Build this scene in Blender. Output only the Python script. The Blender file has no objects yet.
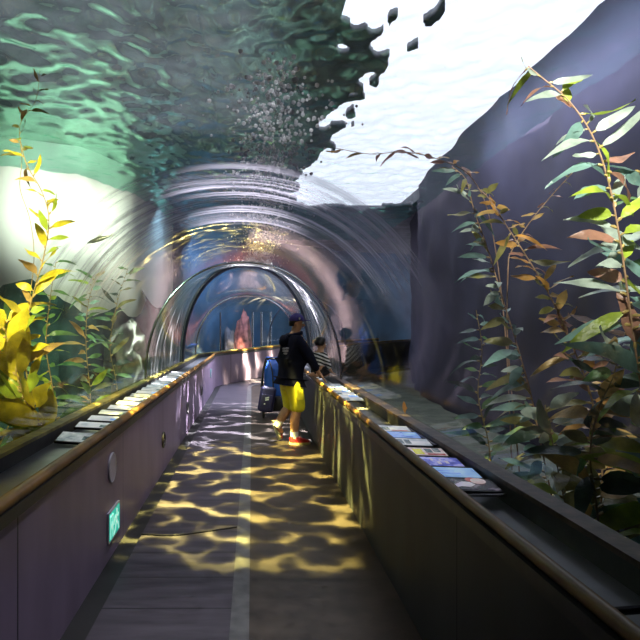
import bpy, bmesh, math, random
from mathutils import Vector, Matrix, noise
PI = math.pi
C = bpy.context.scene.collection
F, CX, HY, EYE = 600.0, 252.0, 328.0, 1.57

def at(x, y, d):
    """world point seen at photo pixel x,y at depth d"""
    return Vector(((x - CX) / F * d, d, EYE + (HY - y) / F * d))

# ------------------------------------------------------------------ materials
def nodes_of(name):
    m = bpy.data.materials.new(name)
    m.use_nodes = True
    m.node_tree.nodes.clear()
    return m, m.node_tree.nodes, m.node_tree.links

def mat(name, col, rough=0.5, metal=0.0, var=0.25, scale=6.0, bump=0.0, col2=None, spec=0.5, coat=0.0, stretch=None, emit=0.0):
    m, N, L = nodes_of(name)
    out = N.new('ShaderNodeOutputMaterial'); b = N.new('ShaderNodeBsdfPrincipled')
    tc = N.new('ShaderNodeTexCoord'); mp = N.new('ShaderNodeMapping')
    nz = N.new('ShaderNodeTexNoise'); nz.inputs['Scale'].default_value = scale; nz.inputs['Detail'].default_value = 5
    if stretch: mp.inputs['Scale'].default_value = stretch
    rp = N.new('ShaderNodeValToRGB')
    c2 = col2 or tuple(max(0, c * (1 - var)) for c in col)
    c1 = col if col2 else tuple(min(1, c * (1 + var)) for c in col)
    rp.color_ramp.elements[0].color = (*c2, 1); rp.color_ramp.elements[1].color = (*c1, 1)
    rp.color_ramp.elements[0].position = 0.3; rp.color_ramp.elements[1].position = 0.7
    L.new(tc.outputs['Object'], mp.inputs['Vector']); L.new(mp.outputs['Vector'], nz.inputs['Vector'])
    L.new(nz.outputs['Fac'], rp.inputs['Fac']); L.new(rp.outputs['Color'], b.inputs['Base Color'])
    b.inputs['Roughness'].default_value = rough; b.inputs['Metallic'].default_value = metal
    b.inputs['Specular IOR Level'].default_value = spec; b.inputs['Coat Weight'].default_value = coat
    if emit:
        L.new(rp.outputs['Color'], b.inputs['Emission Color']); b.inputs['Emission Strength'].default_value = emit
    if bump:
        bp = N.new('ShaderNodeBump'); bp.inputs['Strength'].default_value = bump; bp.inputs['Distance'].default_value = 0.02
        L.new(nz.outputs['Fac'], bp.inputs['Height']); L.new(bp.outputs['Normal'], b.inputs['Normal'])
    L.new(b.outputs['BSDF'], out.inputs['Surface'])
    return m

def leaf_mat(name, col, trans=0.35, rough=0.35):
    m, N, L = nodes_of(name)
    out = N.new('ShaderNodeOutputMaterial'); b = N.new('ShaderNodeBsdfPrincipled'); t = N.new('ShaderNodeBsdfTranslucent')
    mx = N.new('ShaderNodeMixShader'); mx.inputs['Fac'].default_value = trans
    tc = N.new('ShaderNodeTexCoord'); nz = N.new('ShaderNodeTexNoise'); nz.inputs['Scale'].default_value = 9; nz.inputs['Detail'].default_value = 4
    rp = N.new('ShaderNodeValToRGB')
    rp.color_ramp.elements[0].position = 0.32; rp.color_ramp.elements[1].position = 0.68
    rp.color_ramp.elements[0].color = (col[0] * .6, col[1] * .6, col[2] * .6, 1)
    rp.color_ramp.elements[1].color = (min(1, col[0] * 1.3), min(1, col[1] * 1.25), min(1, col[2] * 1.3), 1)
    L.new(tc.outputs['Object'], nz.inputs['Vector']); L.new(nz.outputs['Fac'], rp.inputs['Fac'])
    L.new(rp.outputs['Color'], b.inputs['Base Color']); L.new(rp.outputs['Color'], t.inputs['Color'])
    b.inputs['Roughness'].default_value = rough
    bp = N.new('ShaderNodeBump'); bp.inputs['Strength'].default_value = .5; bp.inputs['Distance'].default_value = .01
    nz2 = N.new('ShaderNodeTexNoise'); nz2.inputs['Scale'].default_value = 45
    L.new(tc.outputs['Object'], nz2.inputs['Vector']); L.new(nz2.outputs['Fac'], bp.inputs['Height']); L.new(bp.outputs['Normal'], b.inputs['Normal'])
    L.new(b.outputs['BSDF'], mx.inputs[1]); L.new(t.outputs['BSDF'], mx.inputs[2]); L.new(mx.outputs['Shader'], out.inputs['Surface'])
    return m

def math_node(N, L, op, a, b=None, c=None, clamp=False):
    n = N.new('ShaderNodeMath'); n.operation = op; n.use_clamp = clamp
    for i, v in enumerate((a, b, c)):
        if v is None: continue
        if isinstance(v, (int, float)): n.inputs[i].default_value = v
        else: L.new(v, n.inputs[i])
    return n.outputs[0]

def acrylic_mat(name, refl=0.52, tint=(.93, .96, .95), arc_glare=0.26, bumpy=0.06, haze=.03):
    """clear acrylic sheet: see-through, mirror-like at a slant, reflected light arcs painted round the arch"""
    m, N, L = nodes_of(name)
    out = N.new('ShaderNodeOutputMaterial')
    tr = N.new('ShaderNodeBsdfTransparent'); tr.inputs['Color'].default_value = (*tint, 1)
    gl = N.new('ShaderNodeBsdfGlossy'); gl.inputs['Roughness'].default_value = .05
    gl.inputs['Color'].default_value = (.95, .95, 1, 1)
    lw = N.new('ShaderNodeLayerWeight'); lw.inputs['Blend'].default_value = .5
    sch = math_node(N, L, 'POWER', lw.outputs['Facing'], 4.6)
    fac = math_node(N, L, 'MULTIPLY_ADD', sch, refl, 0.018, clamp=True)
    tc = N.new('ShaderNodeTexCoord'); mp = N.new('ShaderNodeMapping'); mp.inputs['Scale'].default_value = (.35, 7.0, .35)
    nz = N.new('ShaderNodeTexNoise'); nz.inputs['Scale'].default_value = 1.0; nz.inputs['Detail'].default_value = 6; nz.inputs['Roughness'].default_value = .65
    L.new(tc.outputs['Object'], mp.inputs['Vector']); L.new(mp.outputs['Vector'], nz.inputs['Vector'])
    bp = N.new('ShaderNodeBump'); bp.inputs['Strength'].default_value = bumpy; bp.inputs['Distance'].default_value = .012
    L.new(nz.outputs['Fac'], bp.inputs['Height']); L.new(bp.outputs['Normal'], gl.inputs['Normal'])
    mx = N.new('ShaderNodeMixShader')
    L.new(fac, mx.inputs['Fac']); L.new(tr.outputs['BSDF'], mx.inputs[1]); L.new(gl.outputs['BSDF'], mx.inputs[2])
    last = mx.outputs['Shader']
    # painted-in reflection film: a hint of milky scatter that builds up at a slant
    ff = math_node(N, L, 'MULTIPLY', math_node(N, L, 'POWER', lw.outputs['Facing'], 3.0), haze, clamp=True)
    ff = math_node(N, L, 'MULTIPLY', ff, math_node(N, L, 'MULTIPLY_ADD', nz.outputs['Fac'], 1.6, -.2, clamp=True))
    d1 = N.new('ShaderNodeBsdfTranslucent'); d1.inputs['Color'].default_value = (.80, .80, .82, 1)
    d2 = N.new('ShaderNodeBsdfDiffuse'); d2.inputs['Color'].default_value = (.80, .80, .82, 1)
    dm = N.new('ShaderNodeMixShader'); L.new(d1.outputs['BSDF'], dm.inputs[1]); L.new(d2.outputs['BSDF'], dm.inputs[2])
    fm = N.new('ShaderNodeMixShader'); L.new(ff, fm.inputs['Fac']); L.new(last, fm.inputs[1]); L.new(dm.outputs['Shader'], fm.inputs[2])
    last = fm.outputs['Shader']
    if arc_glare:
        # reflected light arcs painted in as frosted bands between about 3.6 m and 7.6 m along the tunnel
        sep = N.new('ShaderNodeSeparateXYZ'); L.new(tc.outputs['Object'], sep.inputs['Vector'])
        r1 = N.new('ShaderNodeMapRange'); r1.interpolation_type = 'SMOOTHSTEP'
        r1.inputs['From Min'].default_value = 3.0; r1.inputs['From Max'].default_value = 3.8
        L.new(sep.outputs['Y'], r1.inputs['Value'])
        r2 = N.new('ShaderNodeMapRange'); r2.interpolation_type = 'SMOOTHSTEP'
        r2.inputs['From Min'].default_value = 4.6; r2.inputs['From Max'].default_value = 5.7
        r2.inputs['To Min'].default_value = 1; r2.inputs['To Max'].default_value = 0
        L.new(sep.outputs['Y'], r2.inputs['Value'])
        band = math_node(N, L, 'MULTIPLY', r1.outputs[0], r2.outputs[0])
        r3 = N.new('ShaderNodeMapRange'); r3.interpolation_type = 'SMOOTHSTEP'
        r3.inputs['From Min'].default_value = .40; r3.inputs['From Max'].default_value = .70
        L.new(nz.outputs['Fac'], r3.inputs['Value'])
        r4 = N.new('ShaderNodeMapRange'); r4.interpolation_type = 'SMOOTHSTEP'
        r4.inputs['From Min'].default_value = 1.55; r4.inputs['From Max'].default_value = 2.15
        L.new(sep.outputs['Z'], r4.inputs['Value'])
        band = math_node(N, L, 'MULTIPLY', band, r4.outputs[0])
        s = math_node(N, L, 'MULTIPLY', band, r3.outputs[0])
        s = math_node(N, L, 'MULTIPLY', s, arc_glare * 4, clamp=True)
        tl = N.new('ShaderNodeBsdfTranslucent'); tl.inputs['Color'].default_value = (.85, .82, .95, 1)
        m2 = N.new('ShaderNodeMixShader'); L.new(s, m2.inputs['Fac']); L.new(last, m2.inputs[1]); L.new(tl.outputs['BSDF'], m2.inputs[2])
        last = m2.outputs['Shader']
    L.new(last, out.inputs['Surface'])
    return m

def water_mat():
    m, N, L = nodes_of('water_surface')
    out = N.new('ShaderNodeOutputMaterial')
    tr = N.new('ShaderNodeBsdfTransparent'); tr.inputs['Color'].default_value = (.80, .88, .92, 1)
    gl = N.new('ShaderNodeBsdfGlossy'); gl.inputs['Roughness'].default_value = .05; gl.inputs['Color'].default_value = (.42, .95, .70, 1)
    lw = N.new('ShaderNodeLayerWeight'); lw.inputs['Blend'].default_value = .5
    fac = math_node(N, L, 'MULTIPLY_ADD', lw.outputs['Facing'], .55, .05, clamp=True)
    mx = N.new('ShaderNodeMixShader')
    L.new(fac, mx.inputs['Fac']); L.new(tr.outputs['BSDF'], mx.inputs[1]); L.new(gl.outputs['BSDF'], mx.inputs[2])
    L.new(mx.outputs['Shader'], out.inputs['Surface'])
    return m

def panel_mat(name, col, rough, pitch, off, var=.2, bump=.1, spec=.5, metal=0.0):
    """sheet panels with a dark joint every `pitch` metres along the tunnel"""
    m = mat(name, col, rough, metal, var, 2.5, bump, spec=spec, stretch=(1, 1, .35))
    N, L = m.node_tree.nodes, m.node_tree.links
    b = next(n for n in N if n.type == 'BSDF_PRINCIPLED')
    tc = next(n for n in N if n.type == 'TEX_COORD')
    sep = N.new('ShaderNodeSeparateXYZ'); L.new(tc.outputs['Object'], sep.inputs['Vector'])
    y = math_node(N, L, 'SUBTRACT', sep.outputs['Y'], off)
    pp = math_node(N, L, 'PINGPONG', y, pitch / 2)
    line = math_node(N, L, 'GREATER_THAN', pp, 0.006)
    old = b.inputs['Base Color'].links[0].from_socket
    mix = N.new('ShaderNodeMix'); mix.data_type = 'RGBA'
    L.new(line, mix.inputs[0]); mix.inputs[6].default_value = (.008, .008, .009, 1); L.new(old, mix.inputs[7])
    L.new(mix.outputs[2], b.inputs['Base Color'])
    return m

def slat_mat(name, col, rough, pitch, depth=.6, spec=.4):
    m = mat(name, col, rough, 0, .35, 4, .12, spec=spec, stretch=(.6, 3, 1))
    N, L = m.node_tree.nodes, m.node_tree.links
    b = next(n for n in N if n.type == 'BSDF_PRINCIPLED'); tc = next(n for n in N if n.type == 'TEX_COORD')
    sep = N.new('ShaderNodeSeparateXYZ'); L.new(tc.outputs['Object'], sep.inputs['Vector'])
    pp = math_node(N, L, 'PINGPONG', sep.outputs['Y'], pitch / 2)
    line = math_node(N, L, 'GREATER_THAN', pp, 0.007)
    old = b.inputs['Base Color'].links[0].from_socket
    mix = N.new('ShaderNodeMix'); mix.data_type = 'RGBA'
    mix.inputs[6].default_value = (*[c * (1 - depth) for c in col], 1)
    L.new(line, mix.inputs[0]); L.new(old, mix.inputs[7]); L.new(mix.outputs[2], b.inputs['Base Color'])
    return m

def stripe_mat(name, a, b_, period):
    m, N, L = nodes_of(name)
    out = N.new('ShaderNodeOutputMaterial'); b = N.new('ShaderNodeBsdfPrincipled'); b.inputs['Roughness'].default_value = .8
    tc = N.new('ShaderNodeTexCoord'); sep = N.new('ShaderNodeSeparateXYZ'); L.new(tc.outputs['Object'], sep.inputs['Vector'])
    nz = N.new('ShaderNodeTexNoise'); nz.inputs['Scale'].default_value = 6
    L.new(tc.outputs['Object'], nz.inputs['Vector'])
    z = math_node(N, L, 'MULTIPLY_ADD', nz.outputs['Fac'], .03, sep.outputs['Z'])
    z = math_node(N, L, 'ADD', z, math_node(N, L, 'MULTIPLY', sep.outputs['X'], .35))
    pp = math_node(N, L, 'PINGPONG', z, period / 2)
    g = math_node(N, L, 'GREATER_THAN', pp, period * .25)
    mix = N.new('ShaderNodeMix'); mix.data_type = 'RGBA'
    mix.inputs[6].default_value = (*a, 1); mix.inputs[7].default_value = (*b_, 1)
    L.new(g, mix.inputs[0]); L.new(mix.outputs[2], b.inputs['Base Color']); L.new(b.outputs['BSDF'], out.inputs['Surface'])
    return m

def print_mat(name, cols, scale=14.0, emit=0.25):
    """a printed, gently back-lit panel face in blotches of a few colours"""
    m, N, L = nodes_of(name)
    out = N.new('ShaderNodeOutputMaterial'); b = N.new('ShaderNodeBsdfPrincipled'); b.inputs['Roughness'].default_value = .25
    tc = N.new('ShaderNodeTexCoord'); nz = N.new('ShaderNodeTexNoise'); nz.inputs['Scale'].default_value = scale; nz.inputs['Detail'].default_value = 2
    rp = N.new('ShaderNodeValToRGB'); rp.color_ramp.interpolation = 'EASE'
    while len(rp.color_ramp.elements) < len(cols): rp.color_ramp.elements.new(.5)
    for i, c in enumerate(cols):
        rp.color_ramp.elements[i].position = .34 + .34 * i / max(1, len(cols) - 1)
        rp.color_ramp.elements[i].color = (*c, 1)
    L.new(tc.outputs['Object'], nz.inputs['Vector']); L.new(nz.outputs['Fac'], rp.inputs['Fac'])
    L.new(rp.outputs['Color'], b.inputs['Base Color'])
    L.new(rp.outputs['Color'], b.inputs['Emission Color']); b.inputs['Emission Strength'].default_value = emit
    L.new(b.outputs['BSDF'], out.inputs['Surface'])
    return m

M = {}
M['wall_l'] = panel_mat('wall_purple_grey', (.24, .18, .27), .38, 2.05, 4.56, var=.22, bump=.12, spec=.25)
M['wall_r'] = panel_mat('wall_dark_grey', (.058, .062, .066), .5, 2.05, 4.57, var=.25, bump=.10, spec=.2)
M['rail'] = mat('rail_wood', (.27, .13, .02), .5, 0, .5, 7, .2, coat=.1, stretch=(1, .7, 1))
M['tray'] = mat('tray_metal', (.22, .22, .23), .3, .25, .25, 4, .05)
M['ledge'] = mat('ledge_black', (.035, .033, .03), .45, 0, .3, 12, .1)
M['ledge_l'] = mat('ledge_yellow', (.36, .29, .06), .5, 0, .5, 9, .2)  # yellow-brown base tone, varied at random
M['ledge_r'] = mat('ledge_rust', (.12, .075, .055), .5, 0, .5, 14, .2)
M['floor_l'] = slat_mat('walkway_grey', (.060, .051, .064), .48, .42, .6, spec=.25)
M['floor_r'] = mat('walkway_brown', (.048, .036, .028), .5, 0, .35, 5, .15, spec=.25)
M['strip'] = mat('strip_metal', (.10, .097, .097), .45, .1, .3, 10, .1)
M['gutter'] = mat('gutter_black', (.012, .011, .012), .6)
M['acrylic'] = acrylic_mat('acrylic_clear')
M['acrylic2'] = acrylic_mat('acrylic_smoked', refl=.42, tint=(.62, .63, .58), arc_glare=0, haze=.55)
M['acrylic3'] = acrylic_mat('acrylic_far', haze=.08, refl=.5, tint=(.86, .92, .97), arc_glare=0)
M['steel'] = mat('ring_steel', (.55, .55, .56), .25, 1, .15)
M['ring'] = mat('ring_bluegrey', (.10, .12, .19), .3, .6, .25)
M['water'] = water_mat()
M['rock_l'] = mat('tank_rock_green', (.16, .22, .17), .85, 0, .5, 1.3, .6)
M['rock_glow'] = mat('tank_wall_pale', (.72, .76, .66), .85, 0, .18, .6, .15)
M['rock_r'] = mat('tank_rock_blue', (.030, .028, .052), .85, 0, .35, .9, .5)
M['rock_b'] = mat('tank_rock_navy', (.05, .10, .16), .85, 0, .4, 1.0, .4)
M['sand'] = mat('tank_bed', (.10, .11, .08), .9, 0, .4, 3, .5)
M['roof'] = mat('roof_concrete', (.22, .22, .24), .8, 0, .4, 2.5, .3)
M['bubble'] = leaf_mat('bubble_silver', (.80, .82, .86), .65, .12)
M['stem'] = mat('kelp_stem', (.30, .22, .07), .5, 0, .3, 20)
M['stem_r'] = mat('kelp_stem_brown', (.34, .21, .12), .5, 0, .3, 20)
M['float'] = mat('kelp_float', (.42, .31, .10), .35, 0, .3, 20)
for k, c in dict(yellow=(.72, .62, .04), lime=(.38, .52, .05), green=(.12, .26, .08), olive=(.26, .25, .07),
                 teal=(.20, .36, .30), pale=(.42, .52, .42), orange=(.62, .33, .07), amber=(.60, .40, .12), rust=(.38, .20, .13), dark=(.05, .10, .06)).items():
    M['leaf_' + k] = leaf_mat('kelp_leaf_' + k, c)

# ------------------------------------------------------------------ objects
def props(o, label=None, cat=None, group=None, kind=None):
    if label: o['label'] = label
    if cat: o['category'] = cat
    if group: o['group'] = group
    if kind: o['kind'] = kind
    return o

def obj(name, bm, mats, parent=None, smooth=True, label=None, cat=None, group=None, kind=None):
    me = bpy.data.meshes.new(name)
    if isinstance(bm, bmesh.types.BMesh):
        bmesh.ops.recalc_face_normals(bm, faces=bm.faces)
        bm.to_mesh(me); bm.free()
    else:
        me = bm; me.name = name
    for m in (mats if isinstance(mats, (list, tuple)) else [mats]): me.materials.append(m)
    if smooth:
        for p in me.polygons: p.use_smooth = True
        try: me.set_sharp_from_angle(angle=math.radians(40))
        except Exception: pass
    o = bpy.data.objects.new(name, me); C.objects.link(o)
    if parent:
        o.parent = parent
        o.matrix_parent_inverse = Matrix.Translation(parent.location).inverted() if parent.parent is None else Matrix.Identity(4)
    return props(o, label, cat, group, kind)

def thing(name, label, cat, loc=(0, 0, 0), group=None):
    """an Empty at the base of a thing; parts are modelled in world space and keep their place"""
    o = bpy.data.objects.new(name, None); C.objects.link(o)
    o.location = loc; o.empty_display_size = .1
    return props(o, label, cat, group)

def sub(name, bm, mats, part, **k):
    """a sub-part of a part (parts sit with an inverse, so the sub-part shares the part's space)"""
    o = obj(name, bm, mats, None, **k)
    o.parent = part
    return o

def copy_tree(root, delta, label=None, group=None):
    r = root.copy(); C.objects.link(r); r.location = root.location + Vector(delta)
    if label: r['label'] = label
    if group: r['group'] = group
    for ch in list(root.children):
        c = ch.copy(); C.objects.link(c); c.parent = r
        for g in list(ch.children):
            d = g.copy(); C.objects.link(d); d.parent = c
    return r

# ------------------------------------------------------------------ shapes
def box(bm, c, s, rot=None):
    v = bmesh.ops.create_cube(bm, size=1)['verts']
    for p in v:
        q = Vector((p.co.x * s[0], p.co.y * s[1], p.co.z * s[2]))
        if rot: q = rot @ q
        p.co = q + Vector(c)
    return v

def rbox(bm, c, s, r=.01, rot=None, seg=2):
    b = bmesh.new(); box(b, (0, 0, 0), s)
    bmesh.ops.bevel(b, geom=b.edges[:], offset=r, segments=seg, affect='EDGES', profile=.5)
    off = len(bm.verts); mp = {}
    for v in b.verts:
        q = v.co.copy()
        if rot: q = rot @ q
        mp[v] = bm.verts.new(q + Vector(c))
    for f in b.faces: bm.faces.new([mp[v] for v in f.verts])
    b.free()

def smooth_path(pts, n=6):
    pts = [Vector(p) for p in pts]
    if len(pts) < 3: return pts
    out = []
    P = [pts[0] * 2 - pts[1]] + pts + [pts[-1] * 2 - pts[-2]]
    for i in range(1, len(P) - 2):
        for k in range(n):
            t = k / n; a, b, c, d = P[i - 1], P[i], P[i + 1], P[i + 2]
            out.append(.5 * ((2 * b) + (c - a) * t + (2 * a - 5 * b + 4 * c - d) * t * t + (3 * b - a - 3 * c + d) * t ** 3))
    out.append(pts[-1]); return out

def tube(bm, pts, r, n=8, cap=True, flat=1.0):
    pts = [Vector(p) for p in pts]; rings = []
    up = Vector((0, 0, 1))
    prev = None
    for i, p in enumerate(pts):
        t = (pts[min(i + 1, len(pts) - 1)] - pts[max(i - 1, 0)]).normalized()
        if prev is None:
            a = t.cross(up)
            if a.length < .05: a = t.cross(Vector((0, 1, 0)))
            a.normalize()
        else:
            a = (prev - t * prev.dot(t))
            a = a.normalized() if a.length > 1e-4 else t.orthogonal().normalized()
        prev = a; b = t.cross(a)
        rr = r[i] if isinstance(r, (list, tuple)) else r
        rings.append([bm.verts.new(p + (a * math.cos(2 * PI * k / n) + b * math.sin(2 * PI * k / n) * flat) * rr) for k in range(n)])
    for i in range(len(rings) - 1):
        for k in range(n):
            bm.faces.new((rings[i][k], rings[i][(k + 1) % n], rings[i + 1][(k + 1) % n], rings[i + 1][k]))
    if cap and n > 2:
        bm.faces.new(rings[0][::-1]); bm.faces.new(rings[-1])

def ball(bm, c, r, sub_=2, rot=None):
    s = r if isinstance(r, (tuple, list)) else (r, r, r)
    vs = bmesh.ops.create_icosphere(bm, subdivisions=sub_, radius=1)['verts']
    for v in vs:
        q = Vector((v.co.x * s[0], v.co.y * s[1], v.co.z * s[2]))
        if rot: q = rot @ q
        v.co = q + Vector(c)
    return vs

def disc(bm, c, r, axis, th, n=24):
    """a short cylinder"""
    a = Vector(axis).normalized(); u = a.orthogonal().normalized(); w = a.cross(u); c = Vector(c)
    A = [bm.verts.new(c - a * th / 2 + (u * math.cos(2 * PI * k / n) + w * math.sin(2 * PI * k / n)) * r) for k in range(n)]
    B = [bm.verts.new(c + a * th / 2 + (u * math.cos(2 * PI * k / n) + w * math.sin(2 * PI * k / n)) * r) for k in range(n)]
    for k in range(n): bm.faces.new((A[k], A[(k + 1) % n], B[(k + 1) % n], B[k]))
    bm.faces.new(A[::-1]); bm.faces.new(B)

def torus(bm, c, R, r, axis, n=24, k=8):
    a = Vector(axis).normalized(); u = a.orthogonal().normalized(); w = a.cross(u); c = Vector(c)
    rings = []
    for i in range(n):
        d = u * math.cos(2 * PI * i / n) + w * math.sin(2 * PI * i / n)
        rings.append([bm.verts.new(c + d * (R + r * math.cos(2 * PI * j / k)) + a * r * math.sin(2 * PI * j / k)) for j in range(k)])
    for i in range(n):
        for j in range(k):
            bm.faces.new((rings[i][j], rings[(i + 1) % n][j], rings[(i + 1) % n][(j + 1) % k], rings[i][(j + 1) % k]))

def poly(bm, pts2, origin, u, w, nrm, th):
    """extruded flat polygon: pts2 in (u,w) axes at origin, thickness th along nrm"""
    o, u, w, nrm = map(Vector, (origin, u, w, nrm))
    A = [bm.verts.new(o + u * a + w * b) for a, b in pts2]; B = [bm.verts.new(o + u * a + w * b + nrm * th) for a, b in pts2]
    n = len(pts2); bm.faces.new(A[::-1]); bm.faces.new(B)
    for i in range(n): bm.faces.new((A[i], A[(i + 1) % n], B[(i + 1) % n], B[i]))

def loft(bm, rings, cap=True, closed=True):
    R = [[bm.verts.new(Vector(p)) for p in r] for r in rings]; n = len(R[0])
    for i in range(len(R) - 1):
        for k in range(n if closed else n - 1):
            bm.faces.new((R[i][k], R[i][(k + 1) % n], R[i + 1][(k + 1) % n], R[i + 1][k]))
    if cap: bm.faces.new(R[0][::-1]); bm.faces.new(R[-1])

def skin(verts, edges, radii, root=0, level=2):
    me = bpy.data.meshes.new('skin_tmp'); me.from_pydata([tuple(v) for v in verts], edges, [])
    o = bpy.data.objects.new('skin_tmp', me); C.objects.link(o)
    md = o.modifiers.new('s', 'SKIN'); md.use_smooth_shade = True
    for i, d in enumerate(me.skin_vertices[0].data):
        r = radii[i]; d.radius = r if isinstance(r, (tuple, list)) else (r, r); d.use_root = (i == root)
    sd = o.modifiers.new('d', 'SUBSURF'); sd.levels = level; sd.render_levels = level
    dg = bpy.context.evaluated_depsgraph_get(); dg.update()
    out = bpy.data.meshes.new_from_object(o.evaluated_get(dg))
    bpy.data.objects.remove(o); bpy.data.meshes.remove(me)
    return out

# ------------------------------------------------------------------ the tunnel's path
def _sm(a, b, x):
    t = min(1, max(0, (x - a) / (b - a))); return t * t * (3 - 2 * t)
DS = .05
_path = [(0.0, -2.0, 0.0)]
_s = -2.0
while _s < 30:
    th = math.radians(30) * _sm(15.6, 16.2, _s) + math.radians(26) * _sm(19, 25, _s)
    x, y, _ = _path[-1]
    _path.append((x + math.sin(th) * DS, y + math.cos(th) * DS, th)); _s += DS
def pp(s, off, z):
    i = int(round((s + 2.0) / DS)); i = max(0, min(len(_path) - 1, i))
    x, y, th = _path[i]
    rise = .028 * max(0, s - 15)
    return Vector((x + math.cos(th) * off, y - math.sin(th) * off, z + rise))
S_BASE = [-1.5, 0, 1.5, 3, 4.5, 6, 7.5, 9, 10.5, 12, 13.5, 15, 15.6, 15.75, 15.9, 16.05, 16.2, 17, 18, 19, 20, 21, 22, 23, 24, 25]
def sweep(bm, prof, ss=S_BASE, closed=True):
    loft(bm, [[pp(s, a, z) for a, z in prof] for s in ss], cap=closed, closed=closed)
def rect(a0, a1, z0, z1): return [(a0, z0), (a1, z0), (a1, z1), (a0, z1)]
def circ(a, z, r, rz=None, n=12): return [(a + r * math.cos(2 * PI * k / n), z + (rz or r) * math.sin(2 * PI * k / n)) for k in range(n)]

# walkway
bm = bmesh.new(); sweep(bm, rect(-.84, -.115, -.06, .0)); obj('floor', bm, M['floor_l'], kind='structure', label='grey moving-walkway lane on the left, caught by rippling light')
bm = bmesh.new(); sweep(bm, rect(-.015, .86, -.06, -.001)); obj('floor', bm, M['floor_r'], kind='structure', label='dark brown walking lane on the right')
bm = bmesh.new(); sweep(bm, rect(-.115, -.015, -.06, .006)); obj('trim_1', bm, M['strip'], kind='structure', label='grey metal strip between the two walkway lanes')
bm = bmesh.new(); sweep(bm, rect(-.99, -.84, -.06, -.02)); obj('trim_2', bm, M['gutter'], kind='structure', label='black gutter along the foot of the left wall')
bm = bmesh.new(); sweep(bm, rect(-1.7, 1.6, -.14, -.065)); obj('floor_base', bm, M['gutter'], kind='structure')
pts = smooth_path([(-.84, 4.56, .004), (-.6, 4.53, .004), (-.35, 4.62, .004), (-.12, 4.72, .004)], 6)
bm = bmesh.new(); tube(bm, pts, .006, 6); obj('trim_3', bm, M['gutter'], kind='structure', label='dark curved joint across the left lane')

# low walls, handrails, troughs
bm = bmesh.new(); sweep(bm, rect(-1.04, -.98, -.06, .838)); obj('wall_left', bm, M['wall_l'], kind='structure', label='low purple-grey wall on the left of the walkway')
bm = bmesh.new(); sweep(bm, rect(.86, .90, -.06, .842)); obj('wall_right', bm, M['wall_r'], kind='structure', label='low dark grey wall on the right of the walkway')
bm = bmesh.new(); sweep(bm, circ(-1.0, .864, .034, .028, 14)); obj('handrail', bm, M['rail'], label='golden brown wooden handrail along the top of the left wall', cat='handrail')
bm = bmesh.new(); sweep(bm, circ(.876, .866, .021, .024, 14)); obj('handrail', bm, M['rail'], label='golden brown wooden handrail along the top of the right wall', cat='handrail')
for k_, (a0, a1) in enumerate(((-.98, -.966), (.846, .86))):
    bm = bmesh.new(); sweep(bm, rect(a0, a1, .79, .842)); obj(f'trim_{4 + k_}', bm, M['ledge'], kind='structure', label='black strip under the handrail')
for side, (a0, a1, b0, b1, lm) in {'left': (-1.42, -1.04, -1.50, -1.42, 'ledge_l'), 'right': (.90, 1.185, 1.185, 1.27, 'ledge_r')}.items():
    t = thing('display_trough', f'long sunken black display trough behind the {side} handrail', 'trough', (a0, 0, .66))
    bm = bmesh.new(); sweep(bm, rect(a0, a1, .72, .75)); obj('tray', bm, M['tray'], t, label='grey metal tray')
    bm = bmesh.new(); sweep(bm, rect(b0, b1, .50, .835)); obj('outer_wall', bm, M['ledge'], t)
    bm = bmesh.new(); sweep(bm, rect(b0 - .005, b1 + .005, .8355, .858)); obj('ledge', bm, M[lm], t, label='yellowish ledge' if side == 'left' else 'rusty ledge')
    if side == 'right':
        bm = bmesh.new(); tube(bm, [(.91, 1.62, .80), (1.19, 1.66, .80)], .012, 8); obj('cross_bar', bm, M['ledge'], t)

# acrylic arch
AC, AW, ZB = -.12, 1.355, .84
def apex(s):
    if s <= 8.3: return 2.48
    if s <= 12.6: return 2.48 + (2.90 - 2.48) * _sm(8.3, 12.6, s)
    return 2.90 + (2.40 - 2.90) * _sm(12.6, 15.6, s)
def arch(s, k=40, grow=0.0, dz=0.0):
    out = []
    for i in range(k + 1):
        a = PI * (1 - i / k); h = apex(s) - ZB + grow
        c, q = math.cos(a), math.sin(a)
        e = .92
        out.append((AC + (AW + grow) * math.copysign(abs(c) ** e, c), ZB + h * (q ** e) + dz))
    return out
def arch_sheet(name, s0, s1, m, label, step=.5):
    n = max(2, int((s1 - s0) / step)); ss = [s0 + (s1 - s0) * i / n for i in range(n + 1)]
    bm = bmesh.new()
    loft(bm, [[pp(s, a, z) for a, z in arch(s)] for s in ss], cap=False, closed=False)
    return obj(name, bm, m, kind='structure', label=label)
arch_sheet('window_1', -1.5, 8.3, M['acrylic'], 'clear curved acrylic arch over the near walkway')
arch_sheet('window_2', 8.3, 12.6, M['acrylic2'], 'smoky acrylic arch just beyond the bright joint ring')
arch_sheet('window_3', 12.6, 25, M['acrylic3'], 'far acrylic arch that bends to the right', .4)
def arch_ring(s, r, m, label):
    bm = bmesh.new()
    tube(bm, [pp(s, a, z) for a, z in arch(s, 48, -.004)], r, 8)
    return obj('tunnel_ring', bm, m, label=label, cat='ring', group='joint rings of the tunnel')
arch_ring(8.3, .013, M['steel'], 'thin bright steel ring at the first joint of the tunnel')
arch_ring(12.6, .05, M['ring'], 'thick blue-grey ring where the far tunnel begins')
arch_ring(15.6, .022, M['steel'], 'small steel ring arching over the bend of the far tunnel')
arch_ring(19.5, .03, M['ring'], 'farthest ring, beyond the bend in the tunnel')

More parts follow.
